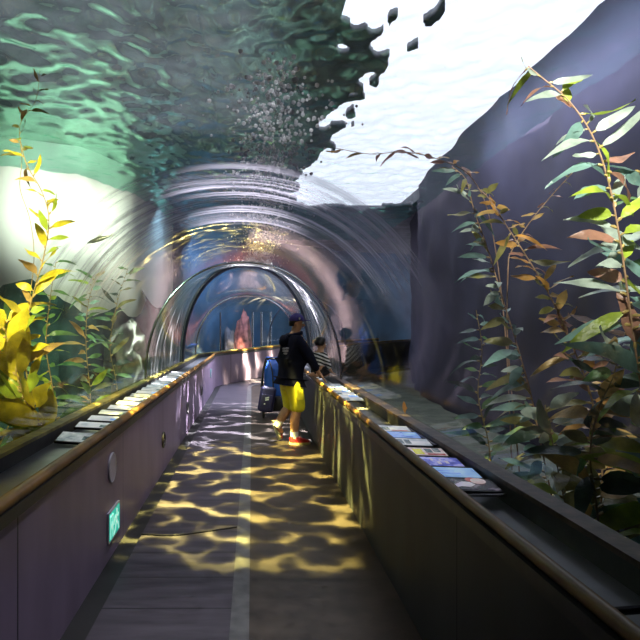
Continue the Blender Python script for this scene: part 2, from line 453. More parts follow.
# ------------------------------------------------------------------ tank shell
ZS = 4.5
def wall_strip(name, pts, m, label, z0=-.2, z1=5.4, amp=.18, step=.35, jag=0):
    P = []
    for i in range(len(pts) - 1):
        a, b = Vector((*pts[i], 0)), Vector((*pts[i + 1], 0)); n = max(1, int((b - a).length / step))
        for k in range(n): P.append(a.lerp(b, k / n))
    P.append(Vector((*pts[-1], 0)))
    nz = int((z1 - z0) / step); bm = bmesh.new(); rows = []
    for i, p in enumerate(P):
        t = (P[min(i + 1, len(P) - 1)] - P[max(i - 1, 0)]).normalized(); nr = Vector((t.y, -t.x, 0)); col = []
        for j in range(nz + 1):
            z = z0 + (z1 + jag * (noise.noise((p.x * 1.3, p.y * .8, 4.4)) + .5 * noise.noise((p.x * 4.2, p.y * 2, 1.4))) - z0) * j / nz
            q = Vector((p.x, p.y, z))
            q += nr * (noise.noise(q * .9) * amp + noise.noise(q * 2.7) * amp * .4)
            col.append(bm.verts.new(q))
        rows.append(col)
    # real thickness behind the face
    for i in range(len(rows) - 1):
        for j in range(nz): bm.faces.new((rows[i][j], rows[i + 1][j], rows[i + 1][j + 1], rows[i][j + 1]))
    return obj(name, bm, m, kind='structure', label=label)
wall_strip('wall_outer_left', [(-5.2, -2.5), (-5.4, 4), (-5.2, 10.8)], M['rock_l'], 'dark green rock wall of the tank on the left')
wall_strip('wall_outer_glow', [(-5.6, 10.9), (-4.4, 10.9), (-3.3, 11.5), (-2.6, 13.0), (-2.25, 15.0), (-2.3, 18.0)], M['rock_glow'], 'pale tank wall behind the left kelp, brightly lit from above', amp=.08)
wall_strip('wall_outer_reef', [(-5.3, 9.9), (-4.4, 10.2), (-3.4, 10.6), (-2.75, 11.6), (-2.4, 13.2), (-2.1, 15.2)], mat('tank_reef_teal', (.035, .085, .080), .9, 0, .6, 3, .8), 'low dark teal reef in front of the pale tank wall', z1=2.15, amp=.30, step=.15, jag=.55)
wall_strip('wall_outer_right', [(4.15, -2.5), (4.15, 5), (4.15, 11), (4.3, 15), (5.3, 20), (9.5, 25)], M['rock_r'], 'dark blue rock wall of the tank on the right', amp=.15)
wall_strip('wall_back', [(-2.4, 16.3), (-2.0, 20), (0, 23.5), (4, 27), (9, 29)], M['rock_b'], 'deep blue tank wall beyond the bend')
bm = bmesh.new(); box(bm, (3, 13, -.3), (20, 36, .2)); obj('floor_tank', bm, M['sand'], kind='structure', label='dark bed of the tank')
bm = bmesh.new(); box(bm, (-1, -2.6, 2.6), (14, .2, 5.8)); obj('wall_front', bm, M['rock_b'], kind='structure', label='dark wall behind the viewer')
bm = bmesh.new()
GX0, GX1, GY0, GY1, GC = -.6, 4.5, 2.0, 18.5, .045
for (x0, x1, y0, y1) in ((-9, GX0, -3, 30), (GX1, 16, -3, 30), (GX0, GX1, -3, GY0), (GX0, GX1, GY1, 30)):
    box(bm, ((x0 + x1) / 2, (y0 + y1) / 2, 5.2), (x1 - x0, y1 - y0, .3))
obj('ceiling', bm, M['roof'], kind='structure', label='dark roof over the tank')
def opening(x, y):
    """> 0 where the ragged skylight is open"""
    n = noise.noise((x * 1.1, y * .45, 3.3)) * .55 + noise.noise((x * 2.6, y * 1.1, 8.1)) * .42 + noise.noise((x * 6, y * 2.6, 1.1)) * .30  # raggedness and islands added to imitate light broken up by ripples
    left = min(1.2, (x - 1.40) * .55); right = (5.1 - x) * 1.5; near = (y - 5.8); far = (17.2 - y) * .7
    e = min(left + n, right + n * .9, near + n, far + n)
    return e
bm = bmesh.new(); gx, gy = int((GX1 - GX0) / GC), int((GY1 - GY0) / GC)
gv = {}
def gvert(i, j):
    if (i, j) not in gv: gv[(i, j)] = bm.verts.new((GX0 + i * GC, GY0 + j * GC, 5.05))
    return gv[(i, j)]
for i in range(gx):
    for j in range(gy):
        if opening(GX0 + (i + .5) * GC, GY0 + (j + .5) * GC) < 0: bm.faces.new((gvert(i, j), gvert(i + 1, j), gvert(i + 1, j + 1), gvert(i, j + 1)))
for _ in range(4): bmesh.ops.smooth_vert(bm, verts=[v for v in bm.verts if v.is_boundary and GX0 + .1 < v.co.x < GX1 - .1 and GY0 + .1 < v.co.y < GY1 - .1], factor=.5, use_axis_x=True, use_axis_y=True)
sh = obj('ceiling_skylight', bm, M['roof'], kind='structure', label='ragged dark roof edge around the bright skylight')
sm_ = sh.modifiers.new('depth', 'SOLIDIFY'); sm_.thickness = .08; sm_.offset = 1

# rippled water
bm = bmesh.new(); g = []
x0, x1, y0, y1, st = -5.1, 4.15, -2.4, 20, .062
nx, ny = int((x1 - x0) / st), int((y1 - y0) / st)
for i in range(nx + 1):
    row = []
    for j in range(ny + 1):
        x, y = x0 + i * st, y0 + j * st
        z = ZS + .030 * noise.noise((x * 1.5, y * 1.2, 1.7)) + .030 * noise.noise((x * 4.0, y * 2.8, 5.1)) + .030 * noise.noise((x * 9.0, y * 5.8, 9.3))
        row.append(bm.verts.new((x, y, z)))
    g.append(row)
for i in range(nx):
    for j in range(ny): bm.faces.new((g[i][j], g[i + 1][j], g[i + 1][j + 1], g[i][j + 1]))
obj('water_surface', bm, M['water'], label='rippled underside of the water surface high above the tunnel', cat='water', kind='stuff')

# bubbles gathered along the crown of the arch
random.seed(4); bm = bmesh.new()
for i in range(3000):
    s = 2.2 + 9.8 * random.random() ** 1.15
    w = .08 + .16 * random.random()
    a = AC + .22 + random.gauss(0, w * .62)
    c = min(.97, abs((a - AC) / AW)); z = ZB + (apex(s) - ZB) * (1 - c ** 2.17) ** .46 + .012 + random.random() ** 2 * .10
    r = random.choice((.005, .006, .007, .010)) * (1 + .06 * (s - 2))
    ball(bm, pp(s, a, z), r, 1)
obj('bubbles', bm, M['bubble'], label='silvery air bubbles clinging along the crown of the arch', cat='bubbles', kind='stuff')

# ------------------------------------------------------------------ information panels in the troughs
P_WHITE = print_mat('print_white', [(.26, .29, .34), (.42, .43, .46), (.48, .48, .50)], 9, .75)
P_PALE = print_mat('print_pale', [(.14, .16, .19), (.30, .32, .34), (.42, .43, .44)], 11, .6)
P_BLUE = print_mat('print_blue', [(.10, .20, .62), (.25, .42, .90), (.40, .60, .95)], 10, .45)
P_INDIGO = print_mat('print_indigo', [(.06, .07, .40), (.12, .14, .62), (.45, .45, .9)], 16, .45)
P_SKY = print_mat('print_sky', [(.20, .40, .80), (.32, .55, .92), (.45, .68, .98)], 8, .45)
P_DARK = print_mat('print_dark', [(.02, .02, .03), (.05, .04, .06), (.35, .30, .38)], 14, .2)
P_YELLOW = print_mat('print_yellow', [(.70, .66, .02), (.85, .82, .05)], 12, .35)
P_RED = print_mat('print_red', [(.45, .06, .07), (.75, .20, .18)], 12, .25)
P_PIC = print_mat('print_picture', [(.05, .07, .09), (.18, .25, .28), (.45, .50, .50)], 22, .15)
P_PINK = print_mat('print_pink', [(.85, .62, .62), (.95, .85, .85)], 12, .3)
P_LILAC = print_mat('print_lilac', [(.70, .62, .82), (.92, .88, .96)], 12, .3)
BLACK = mat('frame_black', (.012, .012, .014), .35, 0, .3)

def info_panel(name, label, group, c, sx, sy, tilt, face, extras, parent_cat='info panel', th=.018):
    """a framed panel lying in the trough; tilt leans it about the tunnel axis; extras = printed patches (mat, u0,u1,v0,v1) in 0..1"""
    t = thing(name, label, parent_cat, c, group)
    rot = Matrix.Rotation(tilt[0], 3, 'X') @ Matrix.Rotation(tilt[1], 3, 'Y'); c = Vector(c)
    bm = bmesh.new(); rbox(bm, c, (sx, sy, th), .004, rot); obj('frame', bm, BLACK, t)
    n = rot @ Vector((0, 0, 1))
    bm = bmesh.new(); box(bm, c + n * (th / 2 + .001), (sx * .94, sy * .88, .003), rot); f = obj('face', bm, face, t)
    for k, (m, u0, u1, v0, v1) in enumerate(extras):
        bm = bmesh.new()
        q = c + rot @ Vector((((u0 + u1) / 2 - .5) * sx * .94, ((v0 + v1) / 2 - .5) * sy * .88, th / 2 + .003))
        box(bm, q, ((u1 - u0) * sx * .94, (v1 - v0) * sy * .88, .002), rot); sub('printed_picture', bm, m, f)
    return t
G = 'information panels in the right trough'
specs = [ (4.45, 'white panel with grey picture, farthest of the seven near panels in the right trough', P_WHITE, [(P_PIC, .06, .36, .2, .75), (P_RED, .4, .9, .05, .16)]),
 (4.19, 'plain light blue panel between two white panels in the right trough', P_BLUE, [(P_SKY, .55, .95, .3, .9)]),
 (3.93, 'white panel with two dark pictures, just beyond the panel with the yellow square', P_WHITE, [(P_PIC, .05, .25, .15, .8), (P_PIC, .29, .45, .15, .8)]),
 (3.62, 'white panel with a bright yellow square and red fish in the right trough', P_PINK, [(P_YELLOW, .18, .42, .08, .8), (P_RED, .5, .95, .04, .22), (P_PIC, .5, .68, .35, .85), (P_PIC, .72, .9, .45, .95)]),
 (3.35, 'deep indigo panel with small white shapes in the right trough', P_INDIGO, [(P_LILAC, .3, .36, .55, .8), (P_LILAC, .42, .5, .15, .45), (P_LILAC, .62, .7, .25, .55), (P_LILAC, .52, .56, .6, .75)]),
 (3.10, 'plain sky-blue panel beside the nearest dark panel in the right trough', P_SKY, [(P_BLUE, .05, .6, .3, .4), (P_BLUE, .05, .5, .55, .62)]),
 (2.86, 'nearest panel in the right trough, black with a lilac fish and a pink disc', P_DARK, []) ]
for d, lab, face, ex in specs:
    t = info_panel('info_panel', lab, G, (1.046, d, .815), .245, .16, (math.radians(6), math.radians(2)), face, ex)
    if face is P_DARK:
        fc = [c for c in t.children if c.name.startswith('face')][0]
        bm = bmesh.new()
        poly(bm, [(-.09, -.03), (-.055, .0), (-.02, .028), (.012, .02), (.03, -.012), (.0, -.04), (-.04, -.032), (-.075, -.05)], (1.03, d + .0, .8275), (1, 0, 0), (0, 1, .1), (0, 0, 1), .002)
        sub('printed_picture', bm, P_LILAC, fc)
        bm = bmesh.new(); disc(bm, (1.09, d + .035, .8315), .036, (0, -.1, 1), .003); sub('printed_picture', bm, P_PINK, fc)
        bm = bmesh.new(); disc(bm, (1.065, d + .055, .8325), .03, (0, -.1, 1), .003, 20); sub('printed_picture', bm, P_RED, fc)
        bm = bmesh.new(); box(bm, (1.046, d - .10, .80), (.25, .012, .012)); obj('edge_trim', bm, M['steel'], t, label='bright metal edge')
t = thing('glass_strip', 'pale lilac glass strip lying behind the far white and blue panels of the right trough', 'glass strip', (1.172, 4.1, .80))
bm = bmesh.new(); rbox(bm, (1.172, 4.2, .826), (.016, .75, .006), .002); obj('sheet', bm, mat('glass_lilac', (.30, .27, .42), .15, 0, .2), t)
bm = bmesh.new(); box(bm, (1.172, 4.2, .79), (.008, .70, .066)); obj('support', bm, BLACK, t)
GF = 'far information panels beside the child'
ordn = ['nearest', 'second nearest', 'third nearest', 'middle', 'third farthest', 'second farthest', 'farthest']
for k in range(7):
    info_panel('info_panel', f'white and blue panel beside the child, {ordn[k]} of that row of seven', GF, (1.046, 6.3 + .26 * k, .815), .245, .155, (math.radians(6), 0),
               P_WHITE if k % 3 else P_PALE, [(P_BLUE if k % 2 else P_PIC, .55 if k % 2 else .08, .95 if k % 2 else .4, .15, .8)])
GL = 'information panels in the left trough'
words = ['first', 'second', 'third', 'fourth', 'fifth', 'sixth', 'seventh', 'eighth', 'ninth', 'tenth', 'eleventh', 'twelfth', 'thirteenth', 'fourteenth', 'fifteenth', 'sixteenth', 'seventeenth']
t = info_panel('info_panel', 'grey panel standing apart at the near end of the left trough, with an orange corner', GL, (-1.225, 4.26, .785), .30, .20, (math.radians(10), math.radians(4)), P_PALE,
               [(P_PIC, .60, .85, .2, .6), (P_BLUE, .86, .98, .1, .5)])
bm = bmesh.new(); ball(bm, (-1.12, 4.45, .763), (.05, .03, .012), 2); props(obj('paper_tag', bm, mat('tag_orange', (.65, .33, .16), .5, 0, .2), label='small orange tag beyond the grey panel at the near end of the left trough', cat='tag'))
for k in range(17):
    d = 4.72 + .345 * k
    info_panel('info_panel', f'white panel in the left trough, {words[k]} of the row beyond the gap', GL, (-1.225, d, .797), (.31), .15, (math.radians(8), math.radians(3)),
               (P_WHITE, P_WHITE, P_PALE, P_WHITE)[k % 4], [((P_PIC, P_BLUE, P_PIC)[k % 3], .62, .92, .1, .5)])

# ------------------------------------------------------------------ fittings on the left wall
GREEN = mat('sign_green', (.02, .42, .32), .4, 0, .1, emit=.9); MINT = mat('sign_mint', (.55, .95, .80), .4, 0, .05, emit=.6)
SILV = mat('sign_frame', (.62, .60, .66), .4, .2, .1)
t = thing('exit_sign', 'small glowing green running-man exit sign low on the left wall', 'exit sign', (-.98, 4.215, .11))
bm = bmesh.new(); box(bm, (-.973, 4.215, .21), (.014, .33, .21)); obj('frame', bm, SILV, t)
bm = bmesh.new(); box(bm, (-.965, 4.215, .21), (.004, .30, .18)); f = obj('face', bm, GREEN, t)
O = (-.9625, 4.215, .21); U, W_, NN = (0, 1, 0), (0, 0, 1), (1, 0, 0)
bm = bmesh.new()
disc(bm, (-.961, 4.215 + .055, .21 + .062), .017, NN, .003, 16)
for pl in ([(.0, .045), (.05, .042), (.06, .0), (.02, -.01)], [(.02, -.005), (.06, .0), (.098, -.03), (.09, -.045), (.05, -.022)], [(.09, -.045), (.1, -.03), (.118, -.075), (.104, -.08)],
           [(.02, -.01), (.045, -.012), (.02, -.055), (.0, -.05)], [(.02, -.055), (.0, -.05), (-.035, -.075), (-.03, -.085), (.0, -.068)],
           [(.05, .042), (.05, .026), (.085, .012), (.11, .03), (.1, .04), (.085, .028)], [(.0, .045), (.012, .03), (-.02, .01), (-.03, -.012), (-.042, -.008), (-.03, .02)]):
    poly(bm, pl, O, U, W_, NN, .003)
sub('running_figure', bm, MINT, f)
bm = bmesh.new()
for q in ([(-.135, -.08), (-.125, -.08), (-.125, .08), (-.135, .08)], [(-.135, .07), (-.06, .07), (-.06, .08), (-.135, .08)], [(-.07, -.08), (-.06, -.08), (-.06, .08), (-.07, .08)], [(-.115, .0), (-.085, .03), (-.085, -.03)]):
    poly(bm, q, O, U, W_, NN, .003)
sub('door_mark', bm, MINT, f)
t = thing('wall_speaker', 'round pale lilac disc fixed to the left wall above the exit sign', 'disc', (-.98, 4.18, .6))
bm = bmesh.new(); disc(bm, (-.975, 4.18, .60), .10, (1, 0, 0), .012, 32); obj('plate', bm, mat('disc_lilac', (.52, .46, .55), .5, 0, .15, 30), t)
bm = bmesh.new(); torus(bm, (-.972, 4.18, .60), .098, .006, (1, 0, 0), 32, 6); obj('rim', bm, SILV, t)
for k, (d, z, lab) in enumerate([(6.6, .34, 'round dark light ring low on the left wall beyond the disc'), (9.05, .36, 'round dark light ring on the left wall level with the man'), (11.6, .36, 'round dark light ring on the left wall level with the stroller')]):
    t = thing('wall_light', lab, 'wall light', (-.98, d, z), 'round wall lights along the left wall')
    bm = bmesh.new(); torus(bm, (-.975, d, z), .075, .016, (1, 0, 0), 28, 8); obj('ring', bm, M['ledge'], t)
    bm = bmesh.new(); disc(bm, (-.976, d, z), .07, (1, 0, 0), .008, 28); obj('lens', bm, mat('lens_grey', (.25, .22, .30), .25, 0, .2), t)
    bm = bmesh.new(); box(bm, (-.972, d, z), (.014, .14, .018)); obj('bar', bm, M['ledge'], t)
t = thing('wall_outlet', 'small teal plate on the left wall just before the bend', 'plate', (-.98, 14.2, .5))
bm = bmesh.new(); rbox(bm, (-.973, 14.2, .5), (.012, .16, .2), .004); obj('cover', bm, mat('plate_teal', (.12, .45, .42), .4, 0, .1), t)
bm = bmesh.new(); box(bm, (-.966, 14.2, .5), (.006, .06, .09)); obj('insert', bm, SILV, t)

# ------------------------------------------------------------------ kelp
def blade(bm, base, d, nrm, L, W, curl, mi, rnd, nseg=7):
    d = d.normalized(); side = d.cross(nrm)
    side = side.normalized() if side.length > 1e-3 else d.orthogonal().normalized()
    up = side.cross(d).normalized(); prev = None; ph = rnd.random() * 6
    for i in range(nseg + 1):
        t = i / nseg
        w = W * (math.sin(PI * min(1, (t * .96 + .02)) ** .72) ** .85) * (1 if t < 1 else .1)
        c = base + d * (L * t) + up * (curl * L * t * t) + up * (.02 * L * math.sin(5 * t + ph)) - Vector((0, 0, 1)) * (.22 * L * t * t)
        rp = .10 * W * math.sin(9 * t + ph)
        row = [bm.verts.new(c - side * w * .5 + up * rp), bm.verts.new(c - up * .06 * W), bm.verts.new(c + side * w * .5 - up * rp)]
        if prev:
            for k in range(2):
                f = bm.faces.new((prev[k], prev[k + 1], row[k + 1], row[k])); f.material_index = mi
        prev = row

def kelp(label, pts, leaf, width, step, mats, seed, side=None, rise=.3, stem_r=.007, stem_m='stem', floats=True, fade=(.5, 1.0), cluster=1, smooth=6, zmin=-9):
    """one giant-kelp plant: a stem through pts, blades on floats up its length"""
    rnd = random.Random(seed); pts = [Vector(v) for v in pts]
    if pts[0].z > -.1: pts.insert(0, Vector((pts[0].x, pts[0].y + .05, -.2)))
    path = smooth_path(pts, smooth)
    t = thing('giant_kelp', label, 'kelp', path[0], 'giant kelp plants outside the arch')
    bm = bmesh.new(); n = len(path); tube(bm, path, [stem_r * (1.15 - .7 * i / n) for i in range(n)], 7); obj('stem', bm, M[stem_m], t)
    lb = bmesh.new(); acc = 0; k = 0; tot = sum((path[i + 1] - path[i]).length for i in range(n - 1)); run = 0
    for i in range(n - 1):
        a, b = path[i], path[i + 1]; seg = (b - a).length; tg = (b - a).normalized()
        while acc < seg:
            p = a.lerp(b, acc / seg); u = (run + acc) / tot; sc = fade[0] + (fade[1] - fade[0]) * (1 - u)
            for c in range(cluster if p.z > zmin else 0):
                sgn = 1 if k % 2 else -1
                lat = Vector((1, 0, 0)) * sgn if side is None else Vector(side)
                d = lat + Vector((rnd.gauss(0, .55), rnd.gauss(0, .6), rise + rnd.gauss(0, .42)))
                d = (d + tg * .25).normalized()
                tip = p + d * leaf * sc * 1.6
                for q_ in (tip, p + d * leaf * sc):
                    hw = AW * 1.05 * (1 if q_.z < 1.0 else max(0, 1 - ((q_.z - ZB) / 1.75) ** 2) ** .5)
                    if abs(q_.x - AC) < hw: d = Vector((math.copysign(abs(d.x) + .2, p.x), d.y, d.z)).normalized()
                nv = Vector((rnd.gauss(0, .5), -1 + rnd.gauss(0, .5), .9 + rnd.gauss(0, .4)))
                L = leaf * sc * rnd.uniform(.5, 1.45); fl = min(.020, L * .06)
                if floats:
                    rot = d.to_track_quat('X', 'Z').to_matrix(); vs = ball(lb, p + d * fl * 1.4, (fl * 1.3, fl * .62, fl * .62), 1, rot)
                    for fc in {f for v in vs for f in v.link_faces}: fc.material_index = len(mats)
                blade(lb, p + d * fl * 2.4, d, nv, L, width * sc * rnd.uniform(.75, 1.25), rnd.gauss(-.08, .38), rnd.randrange(len(mats)), rnd); k += 1
            acc += step * rnd.uniform(.7, 1.3)
        acc -= seg; run += seg
    obj('foliage', lb, [M['leaf_' + m] for m in mats] + [M['float']], t)
    return t
def px(d, *pts): return [at(x, y, d + dd) for x, y, dd in [(p + (0,))[:3] for p in pts]]

kelp('tall bright yellow-green kelp rising beyond the near end of the left trough', px(5.0, (48, 470), (36, 420), (26, 370), (24, 335), (33, 295), (44, 255), (49, 220), (42, 192), (27, 165), (20, 140)), .40, .12, .06, ['yellow', 'yellow', 'lime', 'amber'], 11, rise=.75, fade=(.35, 1.0))
kelp('short dense yellow kelp clump at the foot of the tall yellow-green kelp', px(4.9, (62, 480), (45, 430), (22, 390), (8, 340), (3, 320)), .42, .15, .035, ['yellow', 'yellow', 'lime'], 12, rise=.9, fade=(.9, 1.0), cluster=1)
kelp('slim green kelp just right of the tall yellow-green kelp', px(6.8, (62, 480), (58, 430), (52, 385), (46, 345), (50, 300), (56, 262)), .34, .085, .055, ['green', 'lime', 'green'], 13, rise=.25)
kelp('pale green kelp with an amber tinge in front of the left rock', px(8.0, (92, 440), (90, 390), (86, 345), (88, 305), (96, 275)), .40, .10, .05, ['lime', 'amber', 'teal', 'green'], 14, rise=.35)
kelp('dim green kelp nearest the first steel ring on the left', px(9.0, (122, 420), (116, 380), (110, 345), (118, 300), (128, 268)), .42, .11, .07, ['green', 'olive', 'dark'], 15, rise=.4)
kelp('low dark kelp along the left edge of the view', px(6.0, (-20, 480), (2, 440), (16, 400), (8, 350), (2, 310)), .36, .11, .06, ['green', 'dark', 'lime'], 16, rise=.5)
kelp('faint orange kelp tip trailing at the upper left near the water surface', px(5.15, (50, 470), (34, 380), (28, 320), (34, 260), (30, 220), (20, 188), (22, 160), (20, 125), (36, 100), (40, 70)), .22, .07, .06, ['amber', 'olive'], 17, stem_r=.004, zmin=3.0, rise=.4)

kelp('tall pale teal kelp leaning left, nearest the glare on the right', px(5.2, (556, 520), (540, 440), (531, 395), (517, 345), (503, 300), (488, 250), (474, 210), (466, 180), (452, 166)), .36, .105, .042, ['teal', 'pale', 'teal', 'olive'], 21, side=(-.95, -.1, -.1), rise=.12, fade=(.4, 1.0), stem_m='stem_r')
kelp('orange-brown kelp leaning across the dark water between two green kelps', px(4.9, (602, 470), (592, 400), (572, 345), (552, 300), (530, 262), (508, 228), (490, 200), (478, 188)), .30, .10, .036, ['orange', 'amber', 'rust', 'olive'], 22, rise=.25, fade=(.45, 1.05), stem_m='stem_r')
kelp('large kelp with broad pale and bright green blades at the right edge', px(3.6, (668, 520), (652, 440), (640, 380), (630, 310), (620, 240), (608, 180), (592, 135), (568, 100), (540, 76), (528, 66)), .40, .125, .042, ['pale', 'teal', 'lime', 'pale', 'rust'], 23, rise=.2, fade=(.42, 1.15), stem_m='stem_r')
kelp('second broad-bladed kelp behind the large one, mostly cut by the right edge', px(4.1, (690, 520), (672, 430), (660, 350), (652, 280), (648, 220), (640, 170)), .44, .14, .05, ['teal', 'pale', 'green'], 24, rise=.1, fade=(.7, 1.1), stem_m='stem_r')
kelp('thick dark olive kelp clump low on the right beside the rusty ledge', px(3.7, (600, 560), (596, 500), (590, 455), (598, 410), (612, 380), (620, 350)), .30, .11, .03, ['olive', 'dark', 'amber', 'green'], 25, rise=.35, fade=(.8, 1.0))
kelp('dark olive kelp in front of the tall pale teal kelp, above the ledge', px(4.3, (572, 540), (560, 480), (552, 440), (545, 405)), .34, .11, .045, ['olive', 'lime', 'olive', 'pale', 'dark'], 26, rise=.3, fade=(.8, 1.0))
kelp('dim thin green kelp standing alone beyond the far end of the near panels', px(6.6, (492, 480), (488, 440), (478, 395), (482, 350), (476, 310)), .34, .10, .06, ['green', 'dark', 'teal'], 27, rise=.3)
kelp('reddish kelp strand floating flat below the bright water surface', px(7.2, (512, 470), (505, 330), (490, 220), (470, 176), (440, 160), (405, 152), (370, 154), (335, 148)), .20, .07, .10, ['rust', 'orange', 'amber'], 28, zmin=3.35, rise=.3, fade=(.7, 1.0), stem_m='stem_r')
kelp('brown kelp frond slanting through the dark water left of the large kelp', px(5.6, (520, 480), (508, 350), (508, 270), (512, 250), (530, 222), (552, 195), (575, 170)), .18, .06, .07, ['rust', 'amber', 'olive'], 29, zmin=2.3, rise=.2, stem_m='stem_r')

# rocks on the bed and by the far bend
def rock(name, label, c, s, m, seed, group=None):
    bm = bmesh.new(); vs = ball(bm, (0, 0, 0), 1, 4)
    for v in vs:
        n = noise.noise(v.co * 1.6 + Vector((seed, 0, 0))) * .35 + noise.noise(v.co * 4.5 + Vector((0, seed, 0))) * .14
        v.co = Vector((v.co.x * s[0], v.co.y * s[1], v.co.z * s[2])) * (1 + n) + Vector(c)
    return obj(name, bm, m, label=label, cat='rock', group=group)
rock('rock', 'mossy grey-green boulder behind the left kelps near the first steel ring', (-2.15, 10.2, .55), (.45, .6, 1.05), mat('rock_mossy', (.09, .11, .07), .9, 0, .6, 4, .6), 3)
rock('rock', 'red-brown coral pillar seen through the far arch beyond the bend', (-.30, 21.3, .75), (.30, .3, 1.25), mat('rock_red', (.30, .09, .08), .9, 0, .7, 5, .8), 7)
rock('rock', 'low dark rock to the left of the red-brown coral pillar', (-.80, 21.5, .6), (.26, .28, 1.0), mat('rock_grey', (.14, .11, .12), .9, 0, .6, 4, .8), 9)
for k, (x, lab) in enumerate([(220, 'leftmost thin white pole standing beyond the bend of the far tunnel'), (252.5, 'second thin white pole from the right beyond the far bend'), (261.5, 'short thin white pole between two taller ones beyond the far bend'), (270.5, 'rightmost thin white pole standing beyond the far bend')]):
    bm = bmesh.new(); b_, e = at(x, 346, 20.8), at(x, 312, 20.8)
    b_.z = -.2; tube(bm, [b_, e], .035, 8); obj('pole', bm, M['steel'], label=lab, cat='pole', group='poles beyond the far bend')

# ------------------------------------------------------------------ fish
def fish(label, c, L, H, yaw, pitch, m, belly=None):
    t = thing('fish', label, 'fish', c)
    R = Matrix.Rotation(yaw, 3, 'Z') @ Matrix.Rotation(-pitch, 3, 'Y'); c = Vector(c)
    prof = [(-.5, .02), (-.47, .10), (-.40, .22), (-.28, .38), (-.1, .48), (.08, .44), (.24, .30), (.36, .16), (.42, .10)]
    bm = bmesh.new()
    loft(bm, [[c + R @ Vector((x * L, .45 * h * H * math.cos(2 * PI * k / 10), h * H * math.sin(2 * PI * k / 10))) for k in range(10)] for x, h in prof]); obj('body', bm, m, t)
    bm = bmesh.new(); ya = R @ Vector((0, 1, 0))
    poly(bm, [(.40 * L, .07 * H), (.5 * L, .45 * H), (.47 * L, 0), (.5 * L, -.45 * H), (.40 * L, -.07 * H)], c - ya * .001, R @ Vector((1, 0, 0)), R @ Vector((0, 0, 1)), ya, .003); obj('tail', bm, m, t)
    bm = bmesh.new(); poly(bm, [(-.12 * L, .45 * H), (.02 * L, .68 * H), (.16 * L, .36 * H)], c - ya * .001, R @ Vector((1, 0, 0)), R @ Vector((0, 0, 1)), ya, .003); obj('fin', bm, m, t)
    bm = bmesh.new()
    for s in (-1, 1): ball(bm, c + R @ Vector((-.40 * L, s * .10 * H, .05 * H)), .05 * H, 1)
    obj('eyes', bm, BLACK, t)
    return t
FS = mat('fish_silver', (.12, .15, .12), .3, .3, .3, 20)
fish('slim silver-grey fish swimming across the pale glow on the left', at(100, 239, 6.4), .29, .055, 0, math.radians(17), FS)
fish('tiny dark fish to the right below the silver fish on the left', at(132, 271, 7.4), .12, .03, 0, math.radians(60), FS)
fish('small orange fish pointing up just beyond the right ledge', at(402, 408, 5.0) + Vector((.02, 0, 0)), .11, .035, 0, math.radians(-85), mat('fish_orange', (.80, .34, .05), .4, 0, .2))
fish('blue fish low outside the far arch on the left', at(192, 346, 13.6), .30, .10, 0, math.radians(20), mat('fish_blue', (.10, .16, .45), .35, 0, .3))
# ------------------------------------------------------------------ people
SKIN = mat('skin', (.50, .26, .14), .5, 0, .12, 14); SKIN_K = mat('skin_child', (.58, .33, .20), .5, 0, .1, 14)
NAVY = mat('jacket_navy', (.004, .005, .016), .9, 0, .3, 12, .3, spec=.2); CAP = mat('cap_navy', (.035, .02, .16), .7, 0, .2, 20)
YEL = mat('shorts_yellow', (.88, .80, .03), .7, 0, .12, 9, .4); RED = mat('shoe_red', (.55, .03, .03), .45, 0, .2, 20)
WHITE = mat('white_cloth', (.78, .78, .78), .7, 0, .08); SOLE = mat('shoe_sole', (.72, .66, .36), .6, 0, .15, 15)
HAIR = mat('hair_black', (.012, .009, .008), .5, 0, .3, 30); STRIPE = stripe_mat('shirt_striped', (.85, .85, .84), (.02, .02, .025), .052)
PANTS = mat('trousers_black', (.014, .014, .018), .8, 0, .3); EYE_W = mat('eye_white', (.8, .8, .78), .3, 0, .03); LIP = mat('lip', (.40, .14, .10), .5, 0, .1)
EMB = mat('emblem_grey', (.42, .42, .46), .6, 0, .2)

def hand_chain(V, E, R, wrist_i, wrist, d, palm_n, scale=1.0, curl=.7):
    """palm, four unequal bent fingers and a thumb, rooted at the wrist vertex"""
    d = Vector(d).normalized(); nrm = Vector(palm_n).normalized(); s = d.cross(nrm).normalized()
    pi_ = len(V); V.append(wrist + d * .05 * scale); R.append((.030 * scale, .022 * scale)); E.append((wrist_i, pi_))
    for k, (o, ln) in enumerate(((-.030, .066), (-.010, .076), (.010, .072), (.028, .056))):
        q = wrist + d * .082 * scale + s * o * scale; last = pi_
        c = 0
        for j in range(3):
            V.append(q.copy()); R.append((.0095 * scale - .001 * j * scale,) * 2); E.append((last, len(V) - 1)); last = len(V) - 1
            c += curl * .6; q = q + (d * math.cos(c) + nrm * math.sin(c)) * ln * scale * .5
    q = wrist + d * .03 * scale - s * .038 * scale; last = pi_
    for j in range(3):
        V.append(q.copy()); R.append((.011 * scale - .001 * j * scale,) * 2); E.append((last, len(V) - 1)); last = len(V) - 1
        q = q + (d * .8 - s * .5 + nrm * .4).normalized() * .028 * scale

